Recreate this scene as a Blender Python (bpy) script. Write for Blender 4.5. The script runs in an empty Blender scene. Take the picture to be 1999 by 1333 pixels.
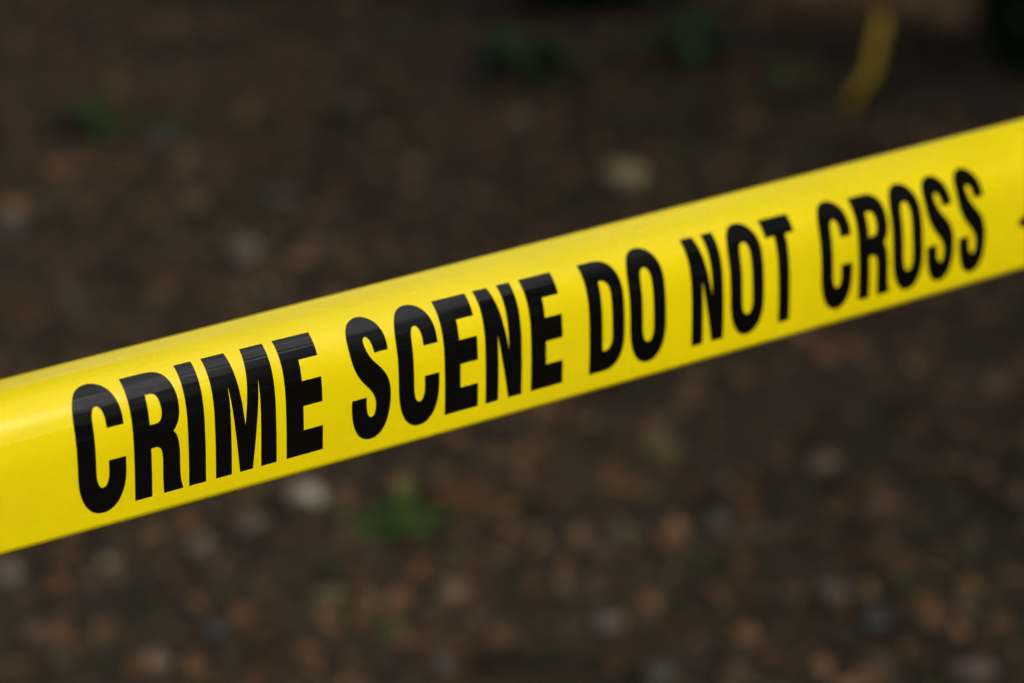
import bpy, bmesh, math, random
import numpy as np
from mathutils import Vector, noise, Matrix
from mathutils.geometry import tessellate_polygon

C = bpy.context.scene
R = math.radians
random.seed(7)
rng = np.random.default_rng(11)

# ------------------------------------------------------------------ camera
CAM_H = 1.10
PITCH = R(19.861)
cam_d = bpy.data.cameras.new('camera')
cam_d.lens = 85.04
cam_d.sensor_width = 36.0
cam_d.clip_start = 0.02
cam_d.clip_end = 500
cam_d.dof.use_dof = True
cam_d.dof.focus_distance = 0.918
cam_d.dof.aperture_fstop = 5.3
cam_d.dof.aperture_blades = 0
cam = bpy.data.objects.new('camera', cam_d)
C.collection.objects.link(cam)
cam.location = (0, 0, CAM_H)
cam.rotation_euler = (R(90) - PITCH, 0, 0)
C.camera = cam

# ------------------------------------------------------------------ sky, sun, exposure
SUN_EL, SUN_AZ = 39.0, 132.0            # azimuth in degrees clockwise from +Y: behind the camera, a little right
w = bpy.data.worlds.new('World'); C.world = w; w.use_nodes = True
nt = w.node_tree; nt.nodes.clear()
sky = nt.nodes.new('ShaderNodeTexSky'); sky.sky_type = 'NISHITA'; sky.sun_disc = False
sky.sun_elevation = R(SUN_EL); sky.sun_rotation = R(SUN_AZ)
sky.air_density = 1.0; sky.dust_density = 4.0; sky.ozone_density = 1.0
hs = nt.nodes.new('ShaderNodeHueSaturation'); hs.inputs['Saturation'].default_value = 0.12
bg = nt.nodes.new('ShaderNodeBackground'); bg.inputs['Strength'].default_value = 0.15
wo = nt.nodes.new('ShaderNodeOutputWorld')
nt.links.new(sky.outputs[0], hs.inputs['Color']); nt.links.new(hs.outputs[0], bg.inputs[0]); nt.links.new(bg.outputs[0], wo.inputs[0])

sd = bpy.data.lights.new('sun', 'SUN'); sd.energy = 0.6; sd.angle = R(22); sd.color = (1.0, 0.96, 0.90)
so = bpy.data.objects.new('sun', sd); C.collection.objects.link(so)
sv = Vector((math.sin(R(SUN_AZ)) * math.cos(R(SUN_EL)), math.cos(R(SUN_AZ)) * math.cos(R(SUN_EL)), math.sin(R(SUN_EL))))
so.rotation_euler = sv.to_track_quat('Z', 'Y').to_euler()
so.location = sv * 20

C.view_settings.view_transform = 'Standard'
C.view_settings.look = 'None'
C.view_settings.exposure = 0.63
C.view_settings.gamma = 1.0
C.view_settings.use_curve_mapping = False
C.cycles.use_denoising = True
C.cycles.max_bounces = 6

# ------------------------------------------------------------------ helpers
def tag(o, label=None, cat=None, group=None, kind=None):
    if label: o['label'] = label
    if cat: o['category'] = cat
    if group: o['group'] = group
    if kind: o['kind'] = kind
    return o

def empty(name, loc, rz=0.0):
    o = bpy.data.objects.new(name, None); C.collection.objects.link(o)
    o.location = loc; o.rotation_euler = (0, 0, rz); o.empty_display_size = 0.02
    return o

def mesh_obj(name, verts, faces, mat, parent=None, smooth=False, colors=None, uvs=None):
    me = bpy.data.meshes.new(name)
    me.from_pydata([tuple(v) for v in verts], [], faces)
    if colors is not None:                       # one colour per face
        at = me.color_attributes.new('tint', 'FLOAT_COLOR', 'CORNER')
        buf = []
        for f, c in zip(faces, colors):
            buf.extend((c[0], c[1], c[2], 1.0) * len(f))
        at.data.foreach_set('color', buf)
    if uvs is not None:                          # one uv per vertex
        ul = me.uv_layers.new(name='UVMap')
        li = np.empty(len(me.loops), dtype=np.int32); me.loops.foreach_get('vertex_index', li)
        ul.data.foreach_set('uv', np.asarray(uvs, dtype=np.float32)[li].ravel())
    if smooth:
        me.polygons.foreach_set('use_smooth', [True] * len(me.polygons))
    me.materials.append(mat)
    me.update()
    o = bpy.data.objects.new(name, me); C.collection.objects.link(o)
    if parent: o.parent = parent
    return o

def new_mat(name):
    m = bpy.data.materials.new(name); m.use_nodes = True
    t = m.node_tree; b = t.nodes['Principled BSDF']
    return m, t, b

def N(t, kind, **kw):
    n = t.nodes.new(kind)
    for k, v in kw.items():
        if k in n.inputs.keys(): n.inputs[k].default_value = v
        else: setattr(n, k, v)
    return n

def noisy_mat(name, c1, c2, scale=30.0, rough=0.8, bump=0.3, detail=6.0, spec=0.3, dist=0.01):
    m, t, b = new_mat(name)
    tc = N(t, 'ShaderNodeTexCoord')
    n1 = N(t, 'ShaderNodeTexNoise', Scale=scale, Detail=detail)
    cr = N(t, 'ShaderNodeValToRGB')
    cr.color_ramp.elements[0].position = 0.35; cr.color_ramp.elements[0].color = (*c1, 1)
    cr.color_ramp.elements[1].position = 0.65; cr.color_ramp.elements[1].color = (*c2, 1)
    bp = N(t, 'ShaderNodeBump', Strength=bump, Distance=dist)
    t.links.new(tc.outputs['Object'], n1.inputs['Vector'])
    t.links.new(n1.outputs['Fac'], cr.inputs['Fac'])
    t.links.new(cr.outputs['Color'], b.inputs['Base Color'])
    t.links.new(n1.outputs['Fac'], bp.inputs['Height'])
    t.links.new(bp.outputs['Normal'], b.inputs['Normal'])
    b.inputs['Roughness'].default_value = rough
    b.inputs['Specular IOR Level'].default_value = spec
    return m

def tint_mat(name, rough=0.75, spec=0.3, mult=1.0, scale=60.0):
    """colour comes from the per-piece 'tint' attribute, broken up by fine noise"""
    m, t, b = new_mat(name)
    a = N(t, 'ShaderNodeAttribute'); a.attribute_name = 'tint'
    tc = N(t, 'ShaderNodeTexCoord')
    n1 = N(t, 'ShaderNodeTexNoise', Scale=scale, Detail=5.0)
    mr = N(t, 'ShaderNodeMapRange'); mr.inputs['To Min'].default_value = 0.6 * mult; mr.inputs['To Max'].default_value = 1.4 * mult
    vm = N(t, 'ShaderNodeVectorMath', operation='SCALE')
    t.links.new(tc.outputs['Object'], n1.inputs['Vector']); t.links.new(n1.outputs['Fac'], mr.inputs['Value'])
    t.links.new(a.outputs['Color'], vm.inputs[0]); t.links.new(mr.outputs[0], vm.inputs['Scale'])
    wm = N(t, 'ShaderNodeVectorMath', operation='MULTIPLY'); wm.inputs[1].default_value = (1.08, 0.965, 0.86)   # warm brown cast of damp litter
    t.links.new(vm.outputs[0], wm.inputs[0]); t.links.new(wm.outputs[0], b.inputs['Base Color'])
    b.inputs['Roughness'].default_value = rough
    b.inputs['Specular IOR Level'].default_value = spec
    return m

# ------------------------------------------------------------------ ground
def ground_z(x, y):
    p = Vector((x, y, 0))
    z = 0.030 * noise.noise(p * 1.1) + 0.016 * noise.noise(p * 3.7) + 0.007 * noise.noise(p * 11.0)
    if y > 7: z += 0.03 * (y - 7)
    return z - 0.004

def axis(lo, hi, step, far):
    a = list(np.arange(lo, hi + step / 2, step)); s = step
    up = [hi]; dn = [lo]
    while up[-1] < far:
        s *= 1.35; up.append(up[-1] + s); dn.append(dn[-1] - s)
    return dn[:0:-1] + a + up[1:]

gx = axis(-2.4, 2.4, 0.035, 60); gy = axis(0.6, 7.4, 0.035, 60)
gv = [(x, y, ground_z(x, y)) for y in gy for x in gx]
nx = len(gx)
gf = [(j * nx + i, j * nx + i + 1, (j + 1) * nx + i + 1, (j + 1) * nx + i) for j in range(len(gy) - 1) for i in range(nx - 1)]
m, t, b = new_mat('soil')
tc = N(t, 'ShaderNodeTexCoord')
n1 = N(t, 'ShaderNodeTexNoise', Scale=3.0, Detail=8.0, Roughness=0.65)
n2 = N(t, 'ShaderNodeTexNoise', Scale=45.0, Detail=8.0, Roughness=0.7)
cr = N(t, 'ShaderNodeValToRGB')
cr.color_ramp.elements[0].position = 0.36; cr.color_ramp.elements[0].color = (0.014, 0.012, 0.0075, 1)
cr.color_ramp.elements[1].position = 0.66; cr.color_ramp.elements[1].color = (0.096, 0.061, 0.033, 1)
mx = N(t, 'ShaderNodeMath', operation='MULTIPLY_ADD'); mx.inputs[1].default_value = 0.45
hf = N(t, 'ShaderNodeMath', operation='MULTIPLY'); hf.inputs[1].default_value = 0.55
bp = N(t, 'ShaderNodeBump', Strength=0.7, Distance=0.012)
for n in (n1, n2): t.links.new(tc.outputs['Object'], n.inputs['Vector'])
t.links.new(n2.outputs['Fac'], hf.inputs[0]); t.links.new(n1.outputs['Fac'], mx.inputs[0]); t.links.new(hf.outputs[0], mx.inputs[2])
t.links.new(mx.outputs[0], cr.inputs['Fac']); t.links.new(cr.outputs[0], b.inputs['Base Color'])
t.links.new(n2.outputs['Fac'], bp.inputs['Height']); t.links.new(bp.outputs[0], b.inputs['Normal'])
b.inputs['Roughness'].default_value = 0.9; b.inputs['Specular IOR Level'].default_value = 0.2
SOIL = m
tag(mesh_obj('ground', gv, gf, SOIL, smooth=True), kind='structure')

# ------------------------------------------------------------------ loose ground cover (uncountable)
def rot(a, b_, c):
    ca, sa, cb, sb, cc, sc = math.cos(a), math.sin(a), math.cos(b_), math.sin(b_), math.cos(c), math.sin(c)
    rz = np.array([[ca, -sa, 0], [sa, ca, 0], [0, 0, 1]])
    rx = np.array([[1, 0, 0], [0, cb, -sb], [0, sb, cb]])
    ry = np.array([[cc, 0, sc], [0, 1, 0], [-sc, 0, cc]])
    return rz @ rx @ ry

def scatter_pos(n, y0=1.2, y1=7.0):
    out = []
    while len(out) < n:
        y = random.uniform(y0, y1); x = random.uniform(-1.0, 1.0) * (0.75 + 0.33 * y)
        out.append((x, y))
    while len(out) < int(1.45 * n):               # thinner cover further out
        y = random.uniform(0.3, 9.5); x = random.gauss(0, 2.3)
        if y0 < y < y1 and abs(x) < 0.75 + 0.33 * y: continue
        out.append((x, y))
    return out

def scatter(name, n, proto_fn, palette, size, mat, lift=0.3, tilt=0.35):
    V = []; F = []; K = []; off = 0
    protos = [proto_fn(i) for i in range(12)]
    pal = np.array([p[:3] for p in palette]); wt = np.array([p[3] for p in palette]); wt = wt / wt.sum()
    for (x, y) in scatter_pos(n):
        pv, pf = protos[random.randrange(12)]
        s = size * min(1.55, random.lognormvariate(0, 0.36))
        M = rot(random.uniform(0, 6.283), random.gauss(0, tilt), random.gauss(0, tilt))
        v = (pv * s) @ M.T + np.array([x, y, ground_z(x, y) + lift * s])
        damp = 1.0 + 0.75 * noise.noise(Vector((x * 4.5, y * 4.5, 3.0))) + 0.55 * noise.noise(Vector((x * 12, y * 12, 9.0)))   # damp and dry patches
        c = pal[rng.choice(len(pal), p=wt)] * random.uniform(0.6, 1.45) * max(0.35, min(1.7, damp))
        V.append(v); F.extend([tuple(i + off for i in f) for f in pf]); K.extend([c] * len(pf)); off += len(pv)
    o = mesh_obj(name, np.concatenate(V), F, mat, colors=K)
    return o

def leaf_proto(i):
    r = random.Random(i); L = []; F = []
    prof = [0.05, 0.30, 0.42, 0.36, 0.18, 0.02]
    for k, wd in enumerate(prof):
        x = -0.5 + k / 5.0; curl = 0.5 * (x ** 2) * r.uniform(0.2, 1.2); wd *= r.uniform(0.75, 1.2)
        L += [(x, -wd, curl + 0.16 * r.uniform(-0.3, 1)), (x, 0, curl - 0.02), (x, wd, curl + 0.16 * r.uniform(-0.3, 1))]
    for k in range(5):
        a = k * 3
        F += [(a, a + 3, a + 4, a + 1), (a + 1, a + 4, a + 5, a + 2)]
    return np.array(L), F

def chunk_proto(i):
    r = random.Random(100 + i)
    bm = bmesh.new(); bmesh.ops.create_icosphere(bm, subdivisions=1, radius=0.5)
    sx, sy, sz = r.uniform(0.8, 1.3), r.uniform(0.6, 1.0), r.uniform(0.4, 0.75)
    o = Vector((i * 3.1, i * 1.7, 5))
    for v in bm.verts:
        v.co *= 1 + 0.45 * noise.noise(v.co * 2.2 + o); v.co.x *= sx; v.co.y *= sy; v.co.z *= sz
    V = np.array([tuple(v.co) for v in bm.verts]); F = [tuple(v.index for v in f.verts) for f in bm.faces]
    bm.free(); return V, F

def twig_proto(i):
    r = random.Random(300 + i); V = []; F = []
    n = 5; y = 0; z = 0
    for k in range(n):
        rad = 0.035 * (1 - 0.5 * k / n); y += r.uniform(-0.06, 0.06); z += r.uniform(-0.02, 0.03)
        for q in range(5):
            a = q * 1.2566; V.append((-0.5 + k / (n - 1), y + rad * math.cos(a), z + rad * math.sin(a)))
    for k in range(n - 1):
        for q in range(5):
            F.append((k * 5 + q, k * 5 + (q + 1) % 5, k * 5 + 5 + (q + 1) % 5, k * 5 + 5 + q))
    return np.array(V), F

LEAFPAL = [(0.090, 0.052, 0.028, 4), (0.118, 0.075, 0.043, 3), (0.024, 0.021, 0.012, 5), (0.090, 0.049, 0.026, 1.2),
           (0.13, 0.092, 0.050, 0.8), (0.088, 0.072, 0.050, 1.2), (0.026, 0.034, 0.014, 1.2)]
CHUNKPAL = [(0.064, 0.043, 0.027, 4), (0.100, 0.071, 0.048, 3), (0.020, 0.019, 0.012, 5), (0.060, 0.055, 0.042, 0.9),
            (0.115, 0.080, 0.053, 1.3), (0.095, 0.059, 0.037, 0.8), (0.17, 0.130, 0.088, 0.35)]
TINT = tint_mat('litter', rough=0.85, spec=0.2, mult=1.32)
tag(scatter('leaf_litter', 14000, leaf_proto, LEAFPAL, 0.022, TINT, lift=0.15), kind='stuff',
    label='dead brown leaves and leaf fragments covering the forest floor', cat='leaf litter')
tag(scatter('gravel', 18000, chunk_proto, CHUNKPAL, 0.0095, TINT, lift=0.2), kind='stuff',
    label='small dark gravel and soil crumbs scattered over the ground', cat='gravel')
tag(scatter('twigs', 2600, twig_proto, LEAFPAL, 0.055, TINT, lift=0.1, tilt=0.12), kind='stuff',
    label='thin broken brown twigs lying among the leaf litter', cat='twigs')

# ------------------------------------------------------------------ single stones that stand out
STONE = {}
def stone_mat(key, c):
    if key not in STONE:
        STONE[key] = noisy_mat('stone_' + key, [q * 0.42 for q in c], [q * 0.68 for q in c], scale=55, rough=0.75, bump=0.35, dist=0.004)
    return STONE[key]
TONES = {'mid_grey': (0.22, 0.18, 0.135), 'pale_tan': (0.62, 0.47, 0.26), 'pale_grey': (0.40, 0.33, 0.25), 'cream': (0.60, 0.49, 0.36), 'pinkish': (0.22, 0.15, 0.11),
         'tan': (0.28, 0.19, 0.12), 'olive_tan': (0.20, 0.155, 0.075), 'brown': (0.12, 0.085, 0.06), 'grey': (0.150, 0.125, 0.095),
         'blue_grey': (0.105, 0.105, 0.095), 'reddish': (0.16, 0.092, 0.06), 'orange_brown': (0.15, 0.085, 0.035), 'mossy': (0.06, 0.075, 0.045),
         'dark_grey': (0.07, 0.065, 0.055)}
def stone(x, y, sx, sy, sz, tone, label, seed, flat=False, rz=None, group=None):
    r = random.Random(seed)
    bm = bmesh.new(); bmesh.ops.create_icosphere(bm, subdivisions=3, radius=0.5)
    o = Vector((seed * 2.3, seed * 1.1, 0.4))
    for v in bm.verts:
        c = v.co.copy()
        v.co *= 1 + 0.42 * noise.noise(c * 1.9 + o) + 0.12 * noise.noise(c * 5 + o)
        v.co.x *= sx; v.co.y *= sy; v.co.z *= sz
    V = [tuple(v.co) for v in bm.verts]; F = [tuple(v.index for v in f.verts) for f in bm.faces]; bm.free()
    ob = mesh_obj('stone', V, F, stone_mat(tone, TONES[tone]), smooth=True)
    ob.location = (x, y, ground_z(x, y) + sz * 0.28)
    ob.rotation_euler = (r.uniform(-.15, .15), r.uniform(-.15, .15), r.uniform(-0.5, 0.5) if rz is None else rz)
    tag(ob, label, 'stone', group)

S = stone
S(0.191, 3.845, .068, .056, .046, 'pale_tan', 'largest and brightest pale tan stone, above the tape near the words DO NOT', 1, rz=0)
S(-0.389, 3.381, .038, .034, .048, 'pale_grey', 'upright pale grey pebble standing just above the tape over the word SCENE', 2, rz=0)
S(-0.234, 2.525, .040, .034, .030, 'cream', 'cream pebble just below the tape left of the bright green weed', 3)
S(-0.334, 2.373, .030, .028, .026, 'pinkish', 'rounded pinkish pebble below the tape under the letters R and I', 4)
S(-0.061, 2.267, .034, .030, .028, 'tan', 'tan pebble on its own near the bottom, right of the small seedling', 5)
S(0.177, 2.654, .048, .036, .026, 'olive_tan', 'olive tan stone below the tape under the letters DO', 6)
S(-0.293, 4.322, .058, .045, .038, 'brown', 'dull brown stone far back near the top, left of the middle', 7)
S(0.111, 4.646, .054, .045, .040, 'brown', 'brown stone far back between the two green patches of plants', 8)
S(-0.774, 3.546, .045, .040, .040, 'grey', 'grey stone cut by the left edge of the picture above the tape', 9)
S(-0.533, 2.322, .030, .028, .024, 'mid_grey', 'pale grey pebble at the left edge just under the tape', 10)
S(-0.610, 4.078, .060, .040, .034, 'grey', 'wide greyish stone at upper left beside the dark green ground plants', 11)
S(-0.367, 3.714, .048, .038, .030, 'grey', 'greyish stone in the upper left half, right of a tan one', 12)
S(-0.507, 3.700, .040, .034, .028, 'tan', 'tan stone in the upper left half, level with a greyish one', 13)
S(0.331, 2.261, .036, .028, .022, 'pinkish', 'pinkish pebble at lower right beside a blue grey one', 14)
S(0.367, 2.205, .026, .024, .022, 'blue_grey', 'small blue grey pebble at lower right', 15)
S(0.094, 2.208, .028, .026, .024, 'mid_grey', 'pale grey pebble at the bottom right of the middle', 16)
S(0.447, 2.094, .046, .030, .026, 'pinkish', 'large pinkish stone touching the bottom edge at the far right', 17)
S(0.224, 2.440, .032, .030, .024, 'grey', 'grey pebble in the middle of the lower right area', 18)
S(0.094, 2.373, .032, .026, .022, 'reddish', 'reddish brown pebble right of the middle in the lower half', 19)
S(0.144, 2.089, .034, .026, .022, 'grey', 'grey pebble cut by the bottom edge right of the middle', 20)
S(0.401, 2.454, .034, .026, .022, 'reddish', 'reddish pebble at lower right under the word CROSS', 21)
S(0.364, 2.607, .040, .028, .022, 'tan', 'tan flake of stone below the tape under the word NOT', 22)
S(-0.352, 2.129, .034, .024, .020, 'tan', 'tan pebble at the bottom left, closest to the bottom edge there', 23)
S(-0.299, 2.190, .028, .024, .020, 'blue_grey', 'blue grey pebble at the bottom left among brown ones', 24)
S(-0.187, 2.249, .036, .022, .018, 'olive_tan', 'flat olive tan pebble below the tape left of the small seedling', 25)
S(-0.478, 2.173, .030, .026, .020, 'reddish', 'reddish brown pebble in the bottom left corner', 26)
S(-0.067, 2.096, .024, .024, .020, 'grey', 'small grey pebble at the bottom edge just right of the seedling', 27)
S(-0.288, 2.447, .038, .030, .024, 'pinkish', 'dull pinkish pebble just below the tape between a cream and a rounded pebble', 28)
S(-0.174, 4.211, .045, .036, .030, 'orange_brown', 'orange brown stone far back left of the middle', 29)
S(0.010, 4.236, .055, .040, .030, 'tan', 'tan stone far back in the middle, in front of the green patches', 30)
S(-0.127, 3.717, .040, .034, .026, 'mossy', 'mossy dark green stone above the tape near the middle', 31)
S(-0.618, 3.176, .036, .030, .026, 'brown', 'brown pebble at the left just above the tape', 32)

# ------------------------------------------------------------------ plants
def leaf_mat(name, c1, c2, rough=0.5):
    m, t, b = new_mat(name)
    tc = N(t, 'ShaderNodeTexCoord'); n1 = N(t, 'ShaderNodeTexNoise', Scale=9.0, Detail=4.0)
    cr = N(t, 'ShaderNodeValToRGB')
    cr.color_ramp.elements[0].position = 0.35; cr.color_ramp.elements[0].color = (*c1, 1)
    cr.color_ramp.elements[1].position = 0.65; cr.color_ramp.elements[1].color = (*c2, 1)
    t.links.new(tc.outputs['Object'], n1.inputs['Vector']); t.links.new(n1.outputs['Fac'], cr.inputs['Fac'])
    t.links.new(cr.outputs[0], b.inputs['Base Color'])
    b.inputs['Roughness'].default_value = rough; b.inputs['Specular IOR Level'].default_value = 0.3
    return m
GREEN_BRIGHT = leaf_mat('fresh_leaf', (0.045, 0.14, 0.018), (0.075, 0.20, 0.03))
GREEN_MID = leaf_mat('weed_leaf', (0.028, 0.070, 0.007), (0.050, 0.105, 0.011))
GREEN_DARK = leaf_mat('dark_leaf', (0.016, 0.045, 0.013), (0.030, 0.070, 0.018))
SHADE_GREEN = leaf_mat('shade_dark_leaf', (0.008, 0.020, 0.008), (0.016, 0.036, 0.013))  # leaf green darkened so the colour itself gives the near-black shade at the back
GREEN_OLIVE = leaf_mat('olive_leaf', (0.03, 0.065, 0.014), (0.055, 0.095, 0.025))
STEM = noisy_mat('stem_bark', (0.04, 0.03, 0.02), (0.08, 0.06, 0.035), scale=40)
GSTEM = noisy_mat('green_stem', (0.05, 0.09, 0.03), (0.07, 0.12, 0.04), scale=40)

def blade(V, F, base, direction, up, length, width, droop=0.5, seg=5):
    """one curved pointed leaf, folded along its midrib"""
    d = direction.normalized(); side = d.cross(up).normalized(); p = base.copy(); off = len(V)
    for k in range(seg + 1):
        s = k / seg; wd = width * math.sin(math.pi * min(1, s * 0.93 + 0.07)) ** 0.8 * 0.5
        V += [p - side * wd + up * wd * 0.25, p.copy(), p + side * wd + up * wd * 0.25]
        d = (d - Vector((0, 0, droop / seg))).normalized()
        p = p + d * (length / seg)
    for k in range(seg):
        a = off + 3 * k
        F += [(a, a + 3, a + 4, a + 1), (a + 1, a + 4, a + 5, a + 2)]

def tube(V, F, pts, r0, r1, n=6):
    off = len(V); m_ = len(pts)
    for k, p in enumerate(pts):
        d = (pts[min(k + 1, m_ - 1)] - pts[max(k - 1, 0)]).normalized()
        a = d.orthogonal().normalized(); b_ = d.cross(a); r = r0 + (r1 - r0) * k / (m_ - 1)
        for q in range(n):
            an = q * 6.2832 / n; V.append(p + (a * math.cos(an) + b_ * math.sin(an)) * r)
    for k in range(m_ - 1):
        for q in range(n):
            F.append((off + k * n + q, off + k * n + (q + 1) % n, off + (k + 1) * n + (q + 1) % n, off + (k + 1) * n + q))
    F.append(tuple(off + q for q in range(n))[::-1]); F.append(tuple(off + (m_ - 1) * n + q for q in range(n)))

def herb(name, x, y, spread, height, n_leaf, mat, label, cat, seed, stems=3, group=None, leaf=(0.4, 0.55)):
    r = random.Random(seed); root = empty(name, (x, y, ground_z(x, y)))
    V = []; F = []; SV = []; SF = []
    for s in range(stems):
        a = s * 6.283 / stems + r.uniform(-.5, .5)
        tip = Vector((math.cos(a) * spread * .5 * r.uniform(.4, 1), math.sin(a) * spread * .5 * r.uniform(.4, 1), height * r.uniform(.7, 1)))
        pts = [Vector((0, 0, -.01)), tip * .4 + Vector((0, 0, height * .12)), tip]
        tube(SV, SF, pts, max(.0012, height * .02), max(.0008, height * .01), 5)
        for k in range(max(1, n_leaf // stems)):
            q = r.uniform(.35, 1); base = pts[1].lerp(pts[2], q) if q > .4 else pts[0].lerp(pts[1], .8)
            an = r.uniform(0, 6.283); L = spread * r.uniform(*leaf)
            blade(V, F, base, Vector((math.cos(an), math.sin(an), r.uniform(.1, .8))), Vector((0, 0, 1)), L, L * r.uniform(.38, .55), r.uniform(.4, 1.1))
    mesh_obj('foliage', V, F, mat, root, smooth=True)
    mesh_obj('stem', SV, SF, GSTEM, root, smooth=True)
    tag(root, label, cat, group)
    return root

herb('weed', -0.138, 2.458, .095, .014, 18, GREEN_MID, 'bright green weed with broad leaves just below the tape under the word SCENE', 'weed', 21, stems=4)
herb('seedling', -0.122, 2.157, .024, .016, 7, GREEN_BRIGHT, 'tiny green seedling near the bottom edge left of the middle', 'seedling', 22, stems=2)
herb('ground_plant', -0.760, 4.190, .13, .05, 18, GREEN_OLIVE, 'dark green ground plant at upper left, the left one of two side by side', 'plant', 23, 4, 'low green plants on the far ground')
herb('ground_plant', -0.665, 4.140, .12, .04, 15, GREEN_OLIVE, 'dark green ground plant at upper left next to the wide greyish stone', 'plant', 24, 4, 'low green plants on the far ground')
herb('ground_plant', 0.020, 4.540, .18, .08, 34, GREEN_DARK, 'dark green plant at the top left of the far brown stone', 'plant', 25, 4, 'low green plants on the far ground')
herb('ground_plant', 0.325, 4.580, .18, .08, 34, GREEN_DARK, 'dark green plant at the top right of the far brown stone', 'plant', 26, 4, 'low green plants on the far ground')
herb('ground_plant', 0.535, 4.330, .12, .06, 18, GREEN_OLIVE, 'small green plant just left of the yellow strip', 'plant', 27, 3, 'low green plants on the far ground')

def shrub(x, y, h, rad, n, mat, label, seed):
    r = random.Random(seed); root = empty('shrub', (x, y, ground_z(x, y)))
    V = []; F = []; SV = []; SF = []; tips = []
    for s in range(9):
        a = s * 6.283 / 9 + r.uniform(-.3, .3); rr = rad * r.uniform(.35, .95); hh = h * r.uniform(.25, 1)
        pts = [Vector((0, 0, -.05)), Vector((math.cos(a) * rr * .35, math.sin(a) * rr * .35, hh * .5)), Vector((math.cos(a) * rr, math.sin(a) * rr, hh))]
        tube(SV, SF, pts, .014, .004, 6); tips.append(pts)
    for k in range(n):
        pts = tips[r.randrange(9)]; q = r.uniform(.15, 1.1)
        base = pts[0].lerp(pts[1], q * 2) if q < .5 else pts[1].lerp(pts[2], (q - .5) * 2)
        base = base + Vector((r.gauss(0, .13) * rad, r.gauss(0, .13) * rad, r.gauss(0, .10) * h))
        base.z = max(base.z, .03)
        an = r.uniform(0, 6.283); L = r.uniform(.05, .10)
        blade(V, F, base, Vector((math.cos(an), math.sin(an), r.uniform(-.3, .6))), Vector((0, 0, 1)), L, L * .48, r.uniform(.3, 1), 3)
    mesh_obj('foliage', V, F, mat, root, smooth=True); mesh_obj('branch', SV, SF, STEM, root, smooth=True)
    tag(root, label, 'shrub')

shrub(0.20, 5.20, .9, .42, 3600, SHADE_GREEN, 'dark green leafy shrub at the top edge in the middle of the picture', 31)
shrub(-0.57, 5.42, .9, .30, 2600, SHADE_GREEN, 'dark shrub showing a few leaves at the top edge, left of the middle', 32)
shrub(1.05, 4.62, .34, .20, 3200, SHADE_GREEN, 'leafy shrub added to darken the top right corner beyond the end of the log', 33)  # added dark mass that stands for the black shade beside the log

# ------------------------------------------------------------------ unseen trees added round the clearing to shade it and shape the tape's gloss
TREE_BARK = noisy_mat('tree_bark', (0.05, 0.038, 0.028), (0.11, 0.085, 0.065), scale=9, rough=0.9, bump=0.8, dist=0.02)
def tree(x, y, h, base, rad, n, label, seed, lean=(0, 0), leaf=1.0):
    r = random.Random(seed); z0 = ground_z(x, y); root = empty('tree', (x, y, z0))
    SV = []; SF = []; V = []; F = []; ends = []
    top = Vector((lean[0], lean[1], h * .92))
    tp = [Vector((0, 0, -.1)), Vector((lean[0] * .1, lean[1] * .1, h * .25)), Vector((lean[0] * .45, lean[1] * .45, h * .55)), top]
    tube(SV, SF, tp, .035 * h ** .8, .02, 10)
    for k in range(13):
        q = r.uniform(0, 1); zz = base + (h - base) * q * .85; st = Vector((lean[0] * zz / h, lean[1] * zz / h, zz * .9))
        a = k * 2.4 + r.uniform(-.4, .4); rr = rad * (1 - .55 * q) * r.uniform(.7, 1.1)
        e = st + Vector((math.cos(a) * rr, math.sin(a) * rr, r.uniform(.1, .5) * rr)); mid = st.lerp(e, .5) + Vector((0, 0, .12 * rr))
        tube(SV, SF, [st, mid, e], .018 * h ** .6, .008, 6)
        ends += [(mid, rr * .34), (e, rr * .42), (st.lerp(e, .75), rr * .4)]
    for k in range(n):
        c, s = ends[r.randrange(len(ends))]
        p = c + Vector((r.gauss(0, 1), r.gauss(0, 1), r.gauss(0, .7))) * s * .6
        if p.z < base * .8: continue
        an = r.uniform(0, 6.283); Lf = r.uniform(.12, .2) * leaf
        blade(V, F, p, Vector((math.cos(an), math.sin(an), r.uniform(-.6, .4))), Vector((0, 0, 1)), Lf, Lf * .6, r.uniform(.2, .8), 2)
    mesh_obj('crown', V, F, GREEN_DARK, root); mesh_obj('trunk', SV, SF, TREE_BARK, root, smooth=True)
    tag(root, label, 'tree')
tree(6.2, 0.5, 6.3, 1.2, 3.0, 9000, 'unseen small leafy tree added to the right of the clearing, nearest the tape', 51)
tree(6.4, 2.8, 6.3, 1.4, 2.6, 8000, 'unseen leafy tree added to the right of the clearing, level with the log', 52)
tree(6.0, -1.2, 7.0, 1.3, 2.6, 9000, 'unseen small leafy tree added to the right of the viewer', 53)
tree(4.6, 5.6, 10.0, 2.4, 2.6, 6500, 'unseen tall leafy tree added behind the log at the right', 54)
tree(1.6, 8.6, 6.0, 1.6, 2.2, 5200, 'unseen leafy tree added behind the shrub in the middle', 55)
tree(3.5, 2.5, 4.1, 1.7, 2.1, 9000, 'unseen small leafy tree added at the right to shade the far ground and the log', 62)
tree(-2.2, 8.2, 8.0, 1.6, 2.4, 5200, 'unseen leafy tree added behind the shrub at the left', 56)
tree(-5.2, 5.2, 8.5, 1.6, 2.6, 5200, 'unseen leafy tree added to the left of the clearing', 57)
tree(-5.6, 0.5, 8.0, 1.6, 2.6, 5200, 'unseen leafy tree added to the left of the viewer', 61)
tree(3.0, -3.0, 10.2, 7.0, 2.0, 5500, 'unseen tall tree added to block sky light, with a high crown leaning over the clearing from the right', 58, (-.4, 3.0), 1.6)
tree(-3.2, 2.0, 10.5, 6.5, 2.6, 6500, 'unseen tall tree added to block sky light, with a high crown leaning over the clearing from the left', 59, (1.6, -.2), 1.6)
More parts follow.
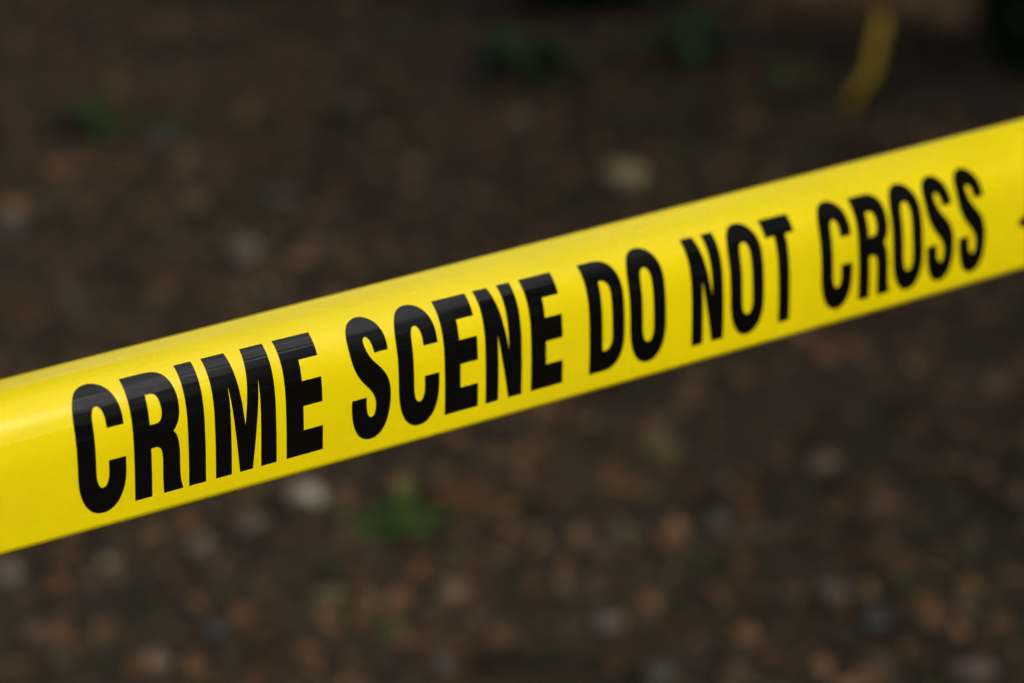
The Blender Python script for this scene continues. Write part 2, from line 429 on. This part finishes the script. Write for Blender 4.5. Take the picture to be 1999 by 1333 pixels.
tree(-2.2, 7.0, 11.0, 6.8, 2.8, 7000, 'unseen tall tree added to block sky light, with a high crown leaning over the clearing from the back', 60, (.3, -2.4), 1.6)

# unseen wood added far off as one leafy mass to block the low sky
V = []; F = []; r = random.Random(77)
for k in range(26000):
    a = r.uniform(-205, 150) if k < 19000 else r.uniform(75, 150); a = R(a); fr = math.degrees(a) % 360
    top = 4.6 + 1.3 * noise.noise(Vector((math.cos(a) * 4, math.sin(a) * 4, 2))) + .5 * noise.noise(Vector((math.cos(a) * 15, math.sin(a) * 15, 7)))
    if 150 < fr < 215: top *= .4
    d = r.uniform(13.0, 16.0); p = Vector((math.sin(a) * d, .8 + math.cos(a) * d, 0))
    p.z = ground_z(p.x, p.y) + top * r.random() ** .8
    an = r.uniform(0, 6.283); Lf = r.uniform(.35, .6)
    blade(V, F, p, Vector((math.cos(an), math.sin(an), r.uniform(-.5, .5))), Vector((0, 0, 1)), Lf, Lf * .7, r.uniform(.2, .8), 2)
tag(mesh_obj('wood', V, F, GREEN_DARK), kind='stuff', label='unseen dense dark green undergrowth added around the clearing to block the low sky', cat='wood')

# ------------------------------------------------------------------ fallen log
BARK = noisy_mat('bark', (0.075, 0.045, 0.024), (0.20, 0.12, 0.062), scale=14, rough=0.9, bump=0.9, detail=9, dist=0.02)
WOOD = noisy_mat('cut_wood', (0.14, 0.09, 0.05), (0.22, 0.15, 0.09), scale=20, rough=0.8)
log = empty('fallen_log', (0.70, 4.56, ground_z(0.70, 4.56)), R(-3))
V = []; F = []; n = 28; m_ = 20; L = 0.41
for k in range(m_):
    u = k / (m_ - 1); x = -0.23 + L * u; cz = .165 + .012 * math.sin(u * 5); r0 = .076 - .010 * u
    for q in range(n):
        a = q * 6.2832 / n
        rr = r0 * (1 + .13 * noise.noise(Vector((x * 3, math.cos(a) * 1.3, math.sin(a) * 1.3))) + .06 * noise.noise(Vector((x * 6, math.cos(a) * 5, math.sin(a) * 5))))
        V.append((x, rr * math.cos(a), cz + rr * math.sin(a)))
for k in range(m_ - 1):
    for q in range(n):
        F.append((k * n + q, k * n + (q + 1) % n, (k + 1) * n + (q + 1) % n, (k + 1) * n + q))
mesh_obj('trunk', V, F, BARK, log, smooth=True)
for e, nm in ((0, -1), (m_ - 1, 1)):
    ring = [Vector(V[e * n + q]) for q in range(n)]; c = sum(ring, Vector()) / n
    cv = []; cf = []
    for rr in (1.0, .7, .4): cv += [c + (p - c) * rr + Vector((nm * .004, 0, 0)) * (1 - rr) for p in ring]
    cv.append(c + Vector((nm * .003, 0, 0)))
    for k in range(2):
        for q in range(n): cf.append((k * n + q, k * n + (q + 1) % n, (k + 1) * n + (q + 1) % n, (k + 1) * n + q))
    for q in range(n): cf.append((2 * n + q, 2 * n + (q + 1) % n, 3 * n))
    mesh_obj('cut_end', cv, cf, WOOD, log)
bv = []; bf = []
tube(bv, bf, [Vector((-.12, .03, .14)), Vector((-.13, .07, .06)), Vector((-.14, .10, -.02))], .022, .014, 8)
mesh_obj('branch_stub', bv, bf, BARK, log, smooth=True)
bv = []; bf = []
tube(bv, bf, [Vector((.09, .03, .14)), Vector((.10, .07, .06)), Vector((.11, .10, -.02))], .024, .014, 8)
mesh_obj('branch_stub', bv, bf, BARK, log, smooth=True)
tag(log, 'short brown log with bark propped on its branch stubs in the blurred top right corner', 'log')

# ------------------------------------------------------------------ loose strip hanging from the log
m, t, b = new_mat('dull_yellow')
tc = N(t, 'ShaderNodeTexCoord'); n1 = N(t, 'ShaderNodeTexNoise', Scale=14.0, Detail=4.0)
cr = N(t, 'ShaderNodeValToRGB')
cr.color_ramp.elements[0].position = 0.4; cr.color_ramp.elements[0].color = (0.58, 0.31, 0.004, 1)
cr.color_ramp.elements[1].position = 0.6; cr.color_ramp.elements[1].color = (0.52, 0.37, 0.004, 1)
t.links.new(tc.outputs['Object'], n1.inputs['Vector']); t.links.new(n1.outputs['Fac'], cr.inputs['Fac']); t.links.new(cr.outputs[0], b.inputs['Base Color'])
b.inputs['Roughness'].default_value = 0.5
# centre line from the front of the log down onto the ground
path = [Vector((.694, 4.474, .135)), Vector((.692, 4.468, .120)), Vector((.689, 4.462, .095)), Vector((.683, 4.452, .068)), Vector((.675, 4.440, .040)),
        Vector((.664, 4.415, .020)), Vector((.652, 4.38, .015)), Vector((.637, 4.335, .014)), Vector((.620, 4.285, .014)), Vector((.604, 4.235, .012))]
V = []; F = []
for k, p in enumerate(path):
    d = (path[min(k + 1, len(path) - 1)] - path[max(k - 1, 0)]).normalized()
    side = Vector((1, .1, .05 * math.sin(k * 1.3))).normalized(); nn = side.cross(d).normalized(); wd = .0100 + .0012 * math.sin(k * 2.1)
    g = ground_z(p.x, p.y) if k > 4 else ground_z(.72, 4.56)
    for s in (-1, -.35, .3, 1):
        q = p + side * s * wd + nn * .007 * math.cos(s * 2.5 + k)
        V.append(q + Vector((0, 0, g + .004)))
nf = len(V)
for k in range(len(path)):
    for s in range(4): V.append(V[k * 4 + s] - Vector((0, .0006, .0008)))
for k in range(len(path) - 1):
    for s in range(3):
        a = k * 4 + s; F.append((a, a + 1, a + 5, a + 4)); F.append((nf + a, nf + a + 4, nf + a + 5, nf + a + 1))
    F.append((k * 4, k * 4 + 4, nf + k * 4 + 4, nf + k * 4)); F.append((k * 4 + 3, nf + k * 4 + 3, nf + k * 4 + 7, k * 4 + 7))
ys = mesh_obj('yellow_strip', V, F, m, smooth=True)
tag(ys, 'dull yellow strip leaning from the front of the log onto the ground at upper right', 'strip')

# ------------------------------------------------------------------ the barrier tape
# tape coordinates: u along the tape, v up across it, in units of the letter height H
H = 0.0484
cp, sp = math.cos(PITCH), math.sin(PITCH)
def cam2world(p): return np.array([p[0], p[2] * cp + p[1] * sp, -p[2] * sp + p[1] * cp])
T0 = cam2world(np.array([-2.88099636, -1.21624347, 18.51679526])) * H + np.array([0, 0, CAM_H])
TD = cam2world(np.array([0.79304984, 0.20695484, 0.57292376]))      # level, receding to the right
E1 = cam2world(np.array([-0.16775737, 0.9783505, -0.12119312]))     # across the tape
E2 = cam2world(np.array([-0.58560175, 0.0, 0.81059891]))            # away from the viewer
KN = np.array([-.2, .2, .5, .7, .85, 1., 1.25])
TH = np.array([[-0.3778546, -0.34456475, -0.28716233, -0.08011974, 0.25788348, 0.72207228, 1.24427744],
               [-0.33986648, -0.21476794, -0.15969553, -0.01362723, 0.22556175, 0.5260381, 0.80994938]])
VV = np.linspace(-.25, 1.5, 176)
def theta(u, v):
    q = (min(max(u, -2.5), 12.0)) / 9.0
    return np.interp(v, KN, TH[0] + (TH[1] - TH[0]) * q)
_tab = {}
def _profile(u):
    k = round(u * 400)
    if k not in _tab:
        a = theta(u, VV); dv = VV[1] - VV[0]
        cx = np.concatenate([[0], np.cumsum((np.cos(a[1:]) + np.cos(a[:-1])) * .5 * dv)])
        sx = np.concatenate([[0], np.cumsum((np.sin(a[1:]) + np.sin(a[:-1])) * .5 * dv)])
        cx -= np.interp(0, VV, cx); sx -= np.interp(0, VV, sx)
        _tab[k] = (cx, sx)
    return _tab[k]
def tape(u, v, lift=0.0):
    cx, sx = _profile(u); c = np.interp(v, VV, cx); s = np.interp(v, VV, sx); a = float(theta(u, v))
    nrm = E1 * math.sin(a) - E2 * math.cos(a)
    return T0 + (u * TD + c * E1 + s * E2) * H + nrm * lift

def v_bot(u):
    q = min(max(u, -1.5), 11.5); return -.157 - .017 * math.sin(math.pi * (q + 1.5) / 13.0) + .016 * abs((q - 5) / 6.5) ** 3
def v_top(u):
    q = min(max(u, -1.5), 11.5); return 1.412 + .010 * ((q - 3) / 7) ** 2

def streak_mat(name, col, rough, rough2, bump, spec, coat=0.0):
    m, t, b = new_mat(name)
    uv = N(t, 'ShaderNodeUVMap'); uv.uv_map = 'UVMap'
    mp = N(t, 'ShaderNodeMapping'); mp.inputs['Scale'].default_value = (0.35, 13, 1)
    mp2 = N(t, 'ShaderNodeMapping'); mp2.inputs['Scale'].default_value = (0.4, 0.9, 1)
    n1 = N(t, 'ShaderNodeTexNoise', Scale=1.0, Detail=2.5, Roughness=0.45)
    n2 = N(t, 'ShaderNodeTexNoise', Scale=1.0, Detail=2.0)
    n3 = N(t, 'ShaderNodeTexNoise', Scale=700.0, Detail=2.0)
    bp = N(t, 'ShaderNodeBump', Strength=bump, Distance=0.0009)
    mr = N(t, 'ShaderNodeMapRange'); mr.inputs['To Min'].default_value = rough; mr.inputs['To Max'].default_value = rough2
    mr.inputs['From Min'].default_value = .35; mr.inputs['From Max'].default_value = .65
    tc = N(t, 'ShaderNodeTexCoord')
    bp2 = N(t, 'ShaderNodeBump', Strength=0.06, Distance=0.0002)
    t.links.new(uv.outputs[0], mp.inputs['Vector']); t.links.new(uv.outputs[0], mp2.inputs['Vector'])
    t.links.new(mp.outputs[0], n1.inputs['Vector']); t.links.new(mp2.outputs[0], n2.inputs['Vector'])
    t.links.new(tc.outputs['Object'], n3.inputs['Vector'])
    t.links.new(n3.outputs['Fac'], bp2.inputs['Height']); t.links.new(n1.outputs['Fac'], bp.inputs['Height'])
    t.links.new(bp2.outputs[0], bp.inputs['Normal']); t.links.new(bp.outputs[0], b.inputs['Coat Normal'])
    t.links.new(n2.outputs['Fac'], mr.inputs['Value']); t.links.new(mr.outputs[0], b.inputs['Coat Roughness'])
    n4 = N(t, 'ShaderNodeTexNoise', Scale=9.0, Detail=6.0, Roughness=0.7)            # uneven pigment and handling marks
    cm = N(t, 'ShaderNodeMapRange'); cm.inputs['From Min'].default_value = .3; cm.inputs['From Max'].default_value = .7
    cm.inputs['To Min'].default_value = .93; cm.inputs['To Max'].default_value = 1.04
    cs = N(t, 'ShaderNodeVectorMath', operation='SCALE'); cs.inputs[0].default_value = col
    t.links.new(tc.outputs['Object'], n4.inputs['Vector']); t.links.new(n4.outputs['Fac'], cm.inputs['Value'])
    t.links.new(cm.outputs[0], cs.inputs['Scale']); t.links.new(cs.outputs[0], b.inputs['Base Color'])
    b.inputs['Specular IOR Level'].default_value = 0.0
    b.inputs['Roughness'].default_value = 0.6
    b.inputs['Coat Weight'].default_value = 1.0; b.inputs['Coat IOR'].default_value = 1.55
    return m
YELLOW = streak_mat('yellow_plastic', (0.80, 0.625, 0.001), 0.20, 0.34, 0.36, 0.5)
INK = streak_mat('black_ink', (0.0018, 0.0018, 0.0016), 0.13, 0.22, 0.60, 0.5)

root = empty('barrier_tape', tuple(T0))
tag(root, 'yellow plastic barrier tape printed CRIME SCENE DO NOT CROSS stretched across the foreground', 'tape')
inv = Matrix.Translation(-Vector(T0))
us = np.concatenate([np.arange(-24, -2, .5), np.arange(-2, 13, .125), np.arange(13, 46.1, .5)])
nv = 36; V = []; UV = []; F = []
for u in us:
    a_, b_ = v_bot(u), v_top(u)
    for j in range(nv): v = a_ + (b_ - a_) * j / (nv - 1); V.append(tape(u, v, 0.0) - T0); UV.append((u, v))
nf = len(V)
for u in us:
    a_, b_ = v_bot(u), v_top(u)
    for j in range(nv): v = a_ + (b_ - a_) * j / (nv - 1); V.append(tape(u, v, -0.00012) - T0); UV.append((u, v))
for i in range(len(us) - 1):
    for j in range(nv - 1):
        a = i * nv + j
        F.append((a, a + nv, a + nv + 1, a + 1)); F.append((nf + a, nf + a + 1, nf + a + nv + 1, nf + a + nv))
    a = i * nv; F.append((a, nf + a, nf + a + nv, a + nv)); a += nv - 1; F.append((a, a + nv, nf + a + nv, nf + a))
mesh_obj('band', V, F, YELLOW, root, smooth=True, uvs=UV)

# ---- letter shapes in a unit-height box
def arc(cx, cy, rx, ry, a0, a1, n=14, ex=2.2):
    out = []
    for k in range(n + 1):
        a = R(a0 + (a1 - a0) * k / n); c, s = math.cos(a), math.sin(a)
        out.append((cx + rx * math.copysign(abs(c) ** (2 / ex), c), cy + ry * math.copysign(abs(s) ** (2 / ex), s)))
    return out
def smooth(pts, closed=False, n=5):
    """Catmull-Rom through points"""
    out = []; m = len(pts)
    for i in range(m - 1):
        p0 = pts[max(i - 1, 0)]; p1 = pts[i]; p2 = pts[i + 1]; p3 = pts[min(i + 2, m - 1)]
        for k in range(n):
            s = k / n
            out.append(tuple(.5 * (2 * p1[c] + (p2[c] - p0[c]) * s + (2 * p0[c] - 5 * p1[c] + 4 * p2[c] - p3[c]) * s * s + (-p0[c] + 3 * p1[c] - 3 * p2[c] + p3[c]) * s ** 3) for c in (0, 1)))
    out.append(pts[-1]); return out
def pill(x0, x1, y0, y1, ry, ex=2.2):
    cx, rx = (x0 + x1) / 2, (x1 - x0) / 2
    return arc(cx, y1 - ry, rx, ry, 0, 180, 28, ex) + arc(cx, y0 + ry, rx, ry, 180, 360, 28, ex)
G = {}
G['I'] = ([[(0, 0), (.144, 0), (.144, 1), (0, 1)]], .144)
G['E'] = ([[(0, 0), (.338, 0), (.338, .205), (.156, .205), (.156, .42), (.338, .42), (.338, .622), (.156, .622), (.156, .803), (.336, .803), (.336, 1), (0, 1)]], .338)
G['T'] = ([[(.112, 0), (.248, 0), (.248, .825), (.356, .825), (.356, 1), (0, 1), (0, .825), (.112, .825)]], .356)
G['N'] = ([[(0, 0), (.128, 0), (.128, .58), (.240, 0), (.378, 0), (.378, 1), (.250, 1), (.250, .43), (.140, 1), (0, 1)]], .378)
G['M'] = ([[(0, 0), (.137, 0), (.137, .735), (.220, 0), (.331, 0), (.414, .735), (.414, 0), (.551, 0), (.551, 1), (.352, 1), (.2755, .385), (.199, 1), (0, 1)]], .551)
G['O'] = ([pill(0, .41, -.026, 1.028, .34), pill(.140, .272, .162, .842, .15, 2.3)], .41)
G['D'] = ([[(0, 0), (.15, 0)] + arc(.15, .36, .243, .36, -90, 0, 14, 2.5) + arc(.15, .64, .243, .36, 0, 90, 14, 2.5) + [(0, 1)],
           [(.142, .180)] + arc(.142, .32, .118, .14, -90, 0, 8, 2.6)[1:] + arc(.142, .68, .118, .14, 0, 90, 8, 2.6) + [(.142, .82)]], .393)
G['C'] = ([arc(.205, .34, .205, .362, 180, 360, 28) and
           [(.403, .660)] + arc(.203, .69, .200, .338, 0, 90, 14)[1:] + arc(.203, .69, .203, .338, 90, 180, 14)[1:] + arc(.203, .32, .203, .344, 180, 270, 14) + arc(.203, .32, .200, .344, 270, 360, 14)[1:]
           + [(.403, .393), (.263, .393)] + arc(.204, .32, .059, .140, 0, -90, 8)[0:] + arc(.204, .32, .056, .140, 270, 180, 8)[1:] + arc(.204, .70, .056, .138, 180, 90, 8) + arc(.204, .70, .061, .138, 90, 0, 8)[1:] + [(.266, .660)]], .403)
G['R'] = ([smooth([(.0, 1.0), (.10, 1.0), (.20, 1.0)]) [:-1] + smooth([(.205, 1.0), (.280, .990), (.337, .956), (.378, .890), (.402, .800), (.409, .712), (.404, .631), (.386, .565), (.362, .523), (.340, .500)])
           + smooth([(.367, .465), (.384, .400), (.391, .311), (.391, .184), (.396, .084), (.415, 0)]) + [(.252, 0)]
           + smooth([(.246, .114), (.247, .222), (.247, .309), (.236, .372), (.203, .402), (.168, .405)]) + [(.142, .405), (.142, 0), (0, 0)],
           [(.142, .588)] + smooth([(.17, .588), (.213, .590), (.242, .610), (.259, .650), (.262, .710), (.253, .772), (.233, .812), (.202, .829), (.17, .831)]) + [(.142, .831)]], .415)
G['S'] = ([smooth([(.372, .707), (.371, .786), (.352, .878), (.316, .952), (.262, 1.005), (.195, 1.028), (.128, 1.014), (.066, .971), (.026, .903), (.011, .814), (.018, .695), (.046, .590), (.101, .496), (.169, .419), (.214, .356), (.234, .289), (.231, .217), (.213, .172), (.180, .160), (.150, .192), (.138, .260), (.138, .340)])
           + smooth([(.003, .340), (.000, .252), (.008, .166), (.032, .082), (.075, .015), (.138, -.022), (.212, -.024), (.285, .018), (.337, .100), (.367, .210), (.377, .320), (.369, .413), (.342, .490), (.293, .562), (.229, .631), (.181, .699), (.157, .770), (.154, .818), (.170, .845), (.197, .846), (.222, .815), (.238, .760), (.244, .707)])], .377)
G['-'] = ([[(0, .335), (.05, .295), (.10, .275), (.215, .275), (.215, .405), (.10, .400), (.05, .375)]], .215)

def clip_strip(poly, ax, lo, hi):
    for sgn, lim in ((1, lo), (-1, -hi)):
        out = []; m = len(poly)
        for i in range(m):
            p, q = poly[i], poly[(i + 1) % m]; dp, dq = sgn * p[ax] - lim, sgn * q[ax] - lim
            if dp >= 0: out.append(p)
            if (dp >= 0) != (dq >= 0):
                s = dp / (dp - dq); out.append((p[0] + (q[0] - p[0]) * s, p[1] + (q[1] - p[1]) * s))
        poly = out
        if len(poly) < 3: return []
    return poly

def embolden(L, e=.004):
    """push an outline outwards by e (holes run clockwise, so they shrink)"""
    P = []
    for p in L:
        if not P or (p[0] - P[-1][0]) ** 2 + (p[1] - P[-1][1]) ** 2 > 1e-9: P.append(p)
    if (P[0][0] - P[-1][0]) ** 2 + (P[0][1] - P[-1][1]) ** 2 < 1e-9: P.pop()
    area = sum(P[i - 1][0] * P[i][1] - P[i][0] * P[i - 1][1] for i in range(len(P)))
    hole = L is not None and any(L is q[0][1] for q in G.values() if len(q[0]) > 1)
    s = (1 if area > 0 else -1) * (-1 if hole else 1); out = []
    for i in range(len(P)):
        a, b, c = P[i - 1], P[i], P[(i + 1) % len(P)]
        d1 = Vector((b[0] - a[0], b[1] - a[1])).normalized(); d2 = Vector((c[0] - b[0], c[1] - b[1])).normalized()
        n1 = Vector((d1.y, -d1.x)) * s; n2 = Vector((d2.y, -d2.x)) * s; n = n1 + n2
        if n.length < .3: n = n1
        n = n.normalized(); k = e / max(.5, n.dot(n1)); out.append((b[0] + n.x * k, b[1] + n.y * k))
    return out

def letter(ch, u0):
    loops, wd = G[ch]; loops = [embolden(L) for L in loops]
    flat = [p for L in loops for p in L]
    tris = tessellate_polygon([[Vector((x, y, 0)) for x, y in L] for L in loops])
    bm = bmesh.new()
    cell = {}
    def vert(p):
        k = (round(p[0] * 20000), round(p[1] * 20000))
        if k not in cell: cell[k] = bm.verts.new((p[0], p[1], 0))
        return cell[k]
    ed = np.arange(-.06, 1.09, .045)
    for tri in tris:
        P = [flat[i] for i in tri]
        if (P[1][0] - P[0][0]) * (P[2][1] - P[0][1]) - (P[1][1] - P[0][1]) * (P[2][0] - P[0][0]) < 0: P = P[::-1]
        for lo, hi in zip(ed[:-1], ed[1:]):
            q = clip_strip(P, 1, lo, hi)
            vs = []
            for p in q:
                vv = vert(p)
                if vv not in vs: vs.append(vv)
            if len(vs) >= 3:
                try: bm.faces.new(vs)
                except ValueError: pass
    UV = []; V = []
    bm.verts.index_update()
    for v in bm.verts:
        u, vv = u0 + v.co.x, v.co.y
        UV.append((u, vv)); V.append(tape(u, vv, 0.00006) - T0)
    F = [tuple(v.index for v in f.verts) for f in bm.faces]
    bm.free()
    mesh_obj('dash' if ch == '-' else 'letter', V, F, INK, root, smooth=True, uvs=UV)

TEXT = [('C', -.479), ('R', 0), ('I', .475), ('M', .716), ('E', 1.368),
        ('S', 1.995), ('C', 2.460), ('E', 2.926), ('N', 3.352), ('E', 3.838),
        ('D', 4.481), ('O', 4.945), ('N', 5.667), ('O', 6.137), ('T', 6.623),
        ('C', 7.285), ('R', 7.777), ('O', 8.240), ('S', 8.708), ('S', 9.160), ('-', 10.02)]
for ch, u in TEXT: letter(ch, u)
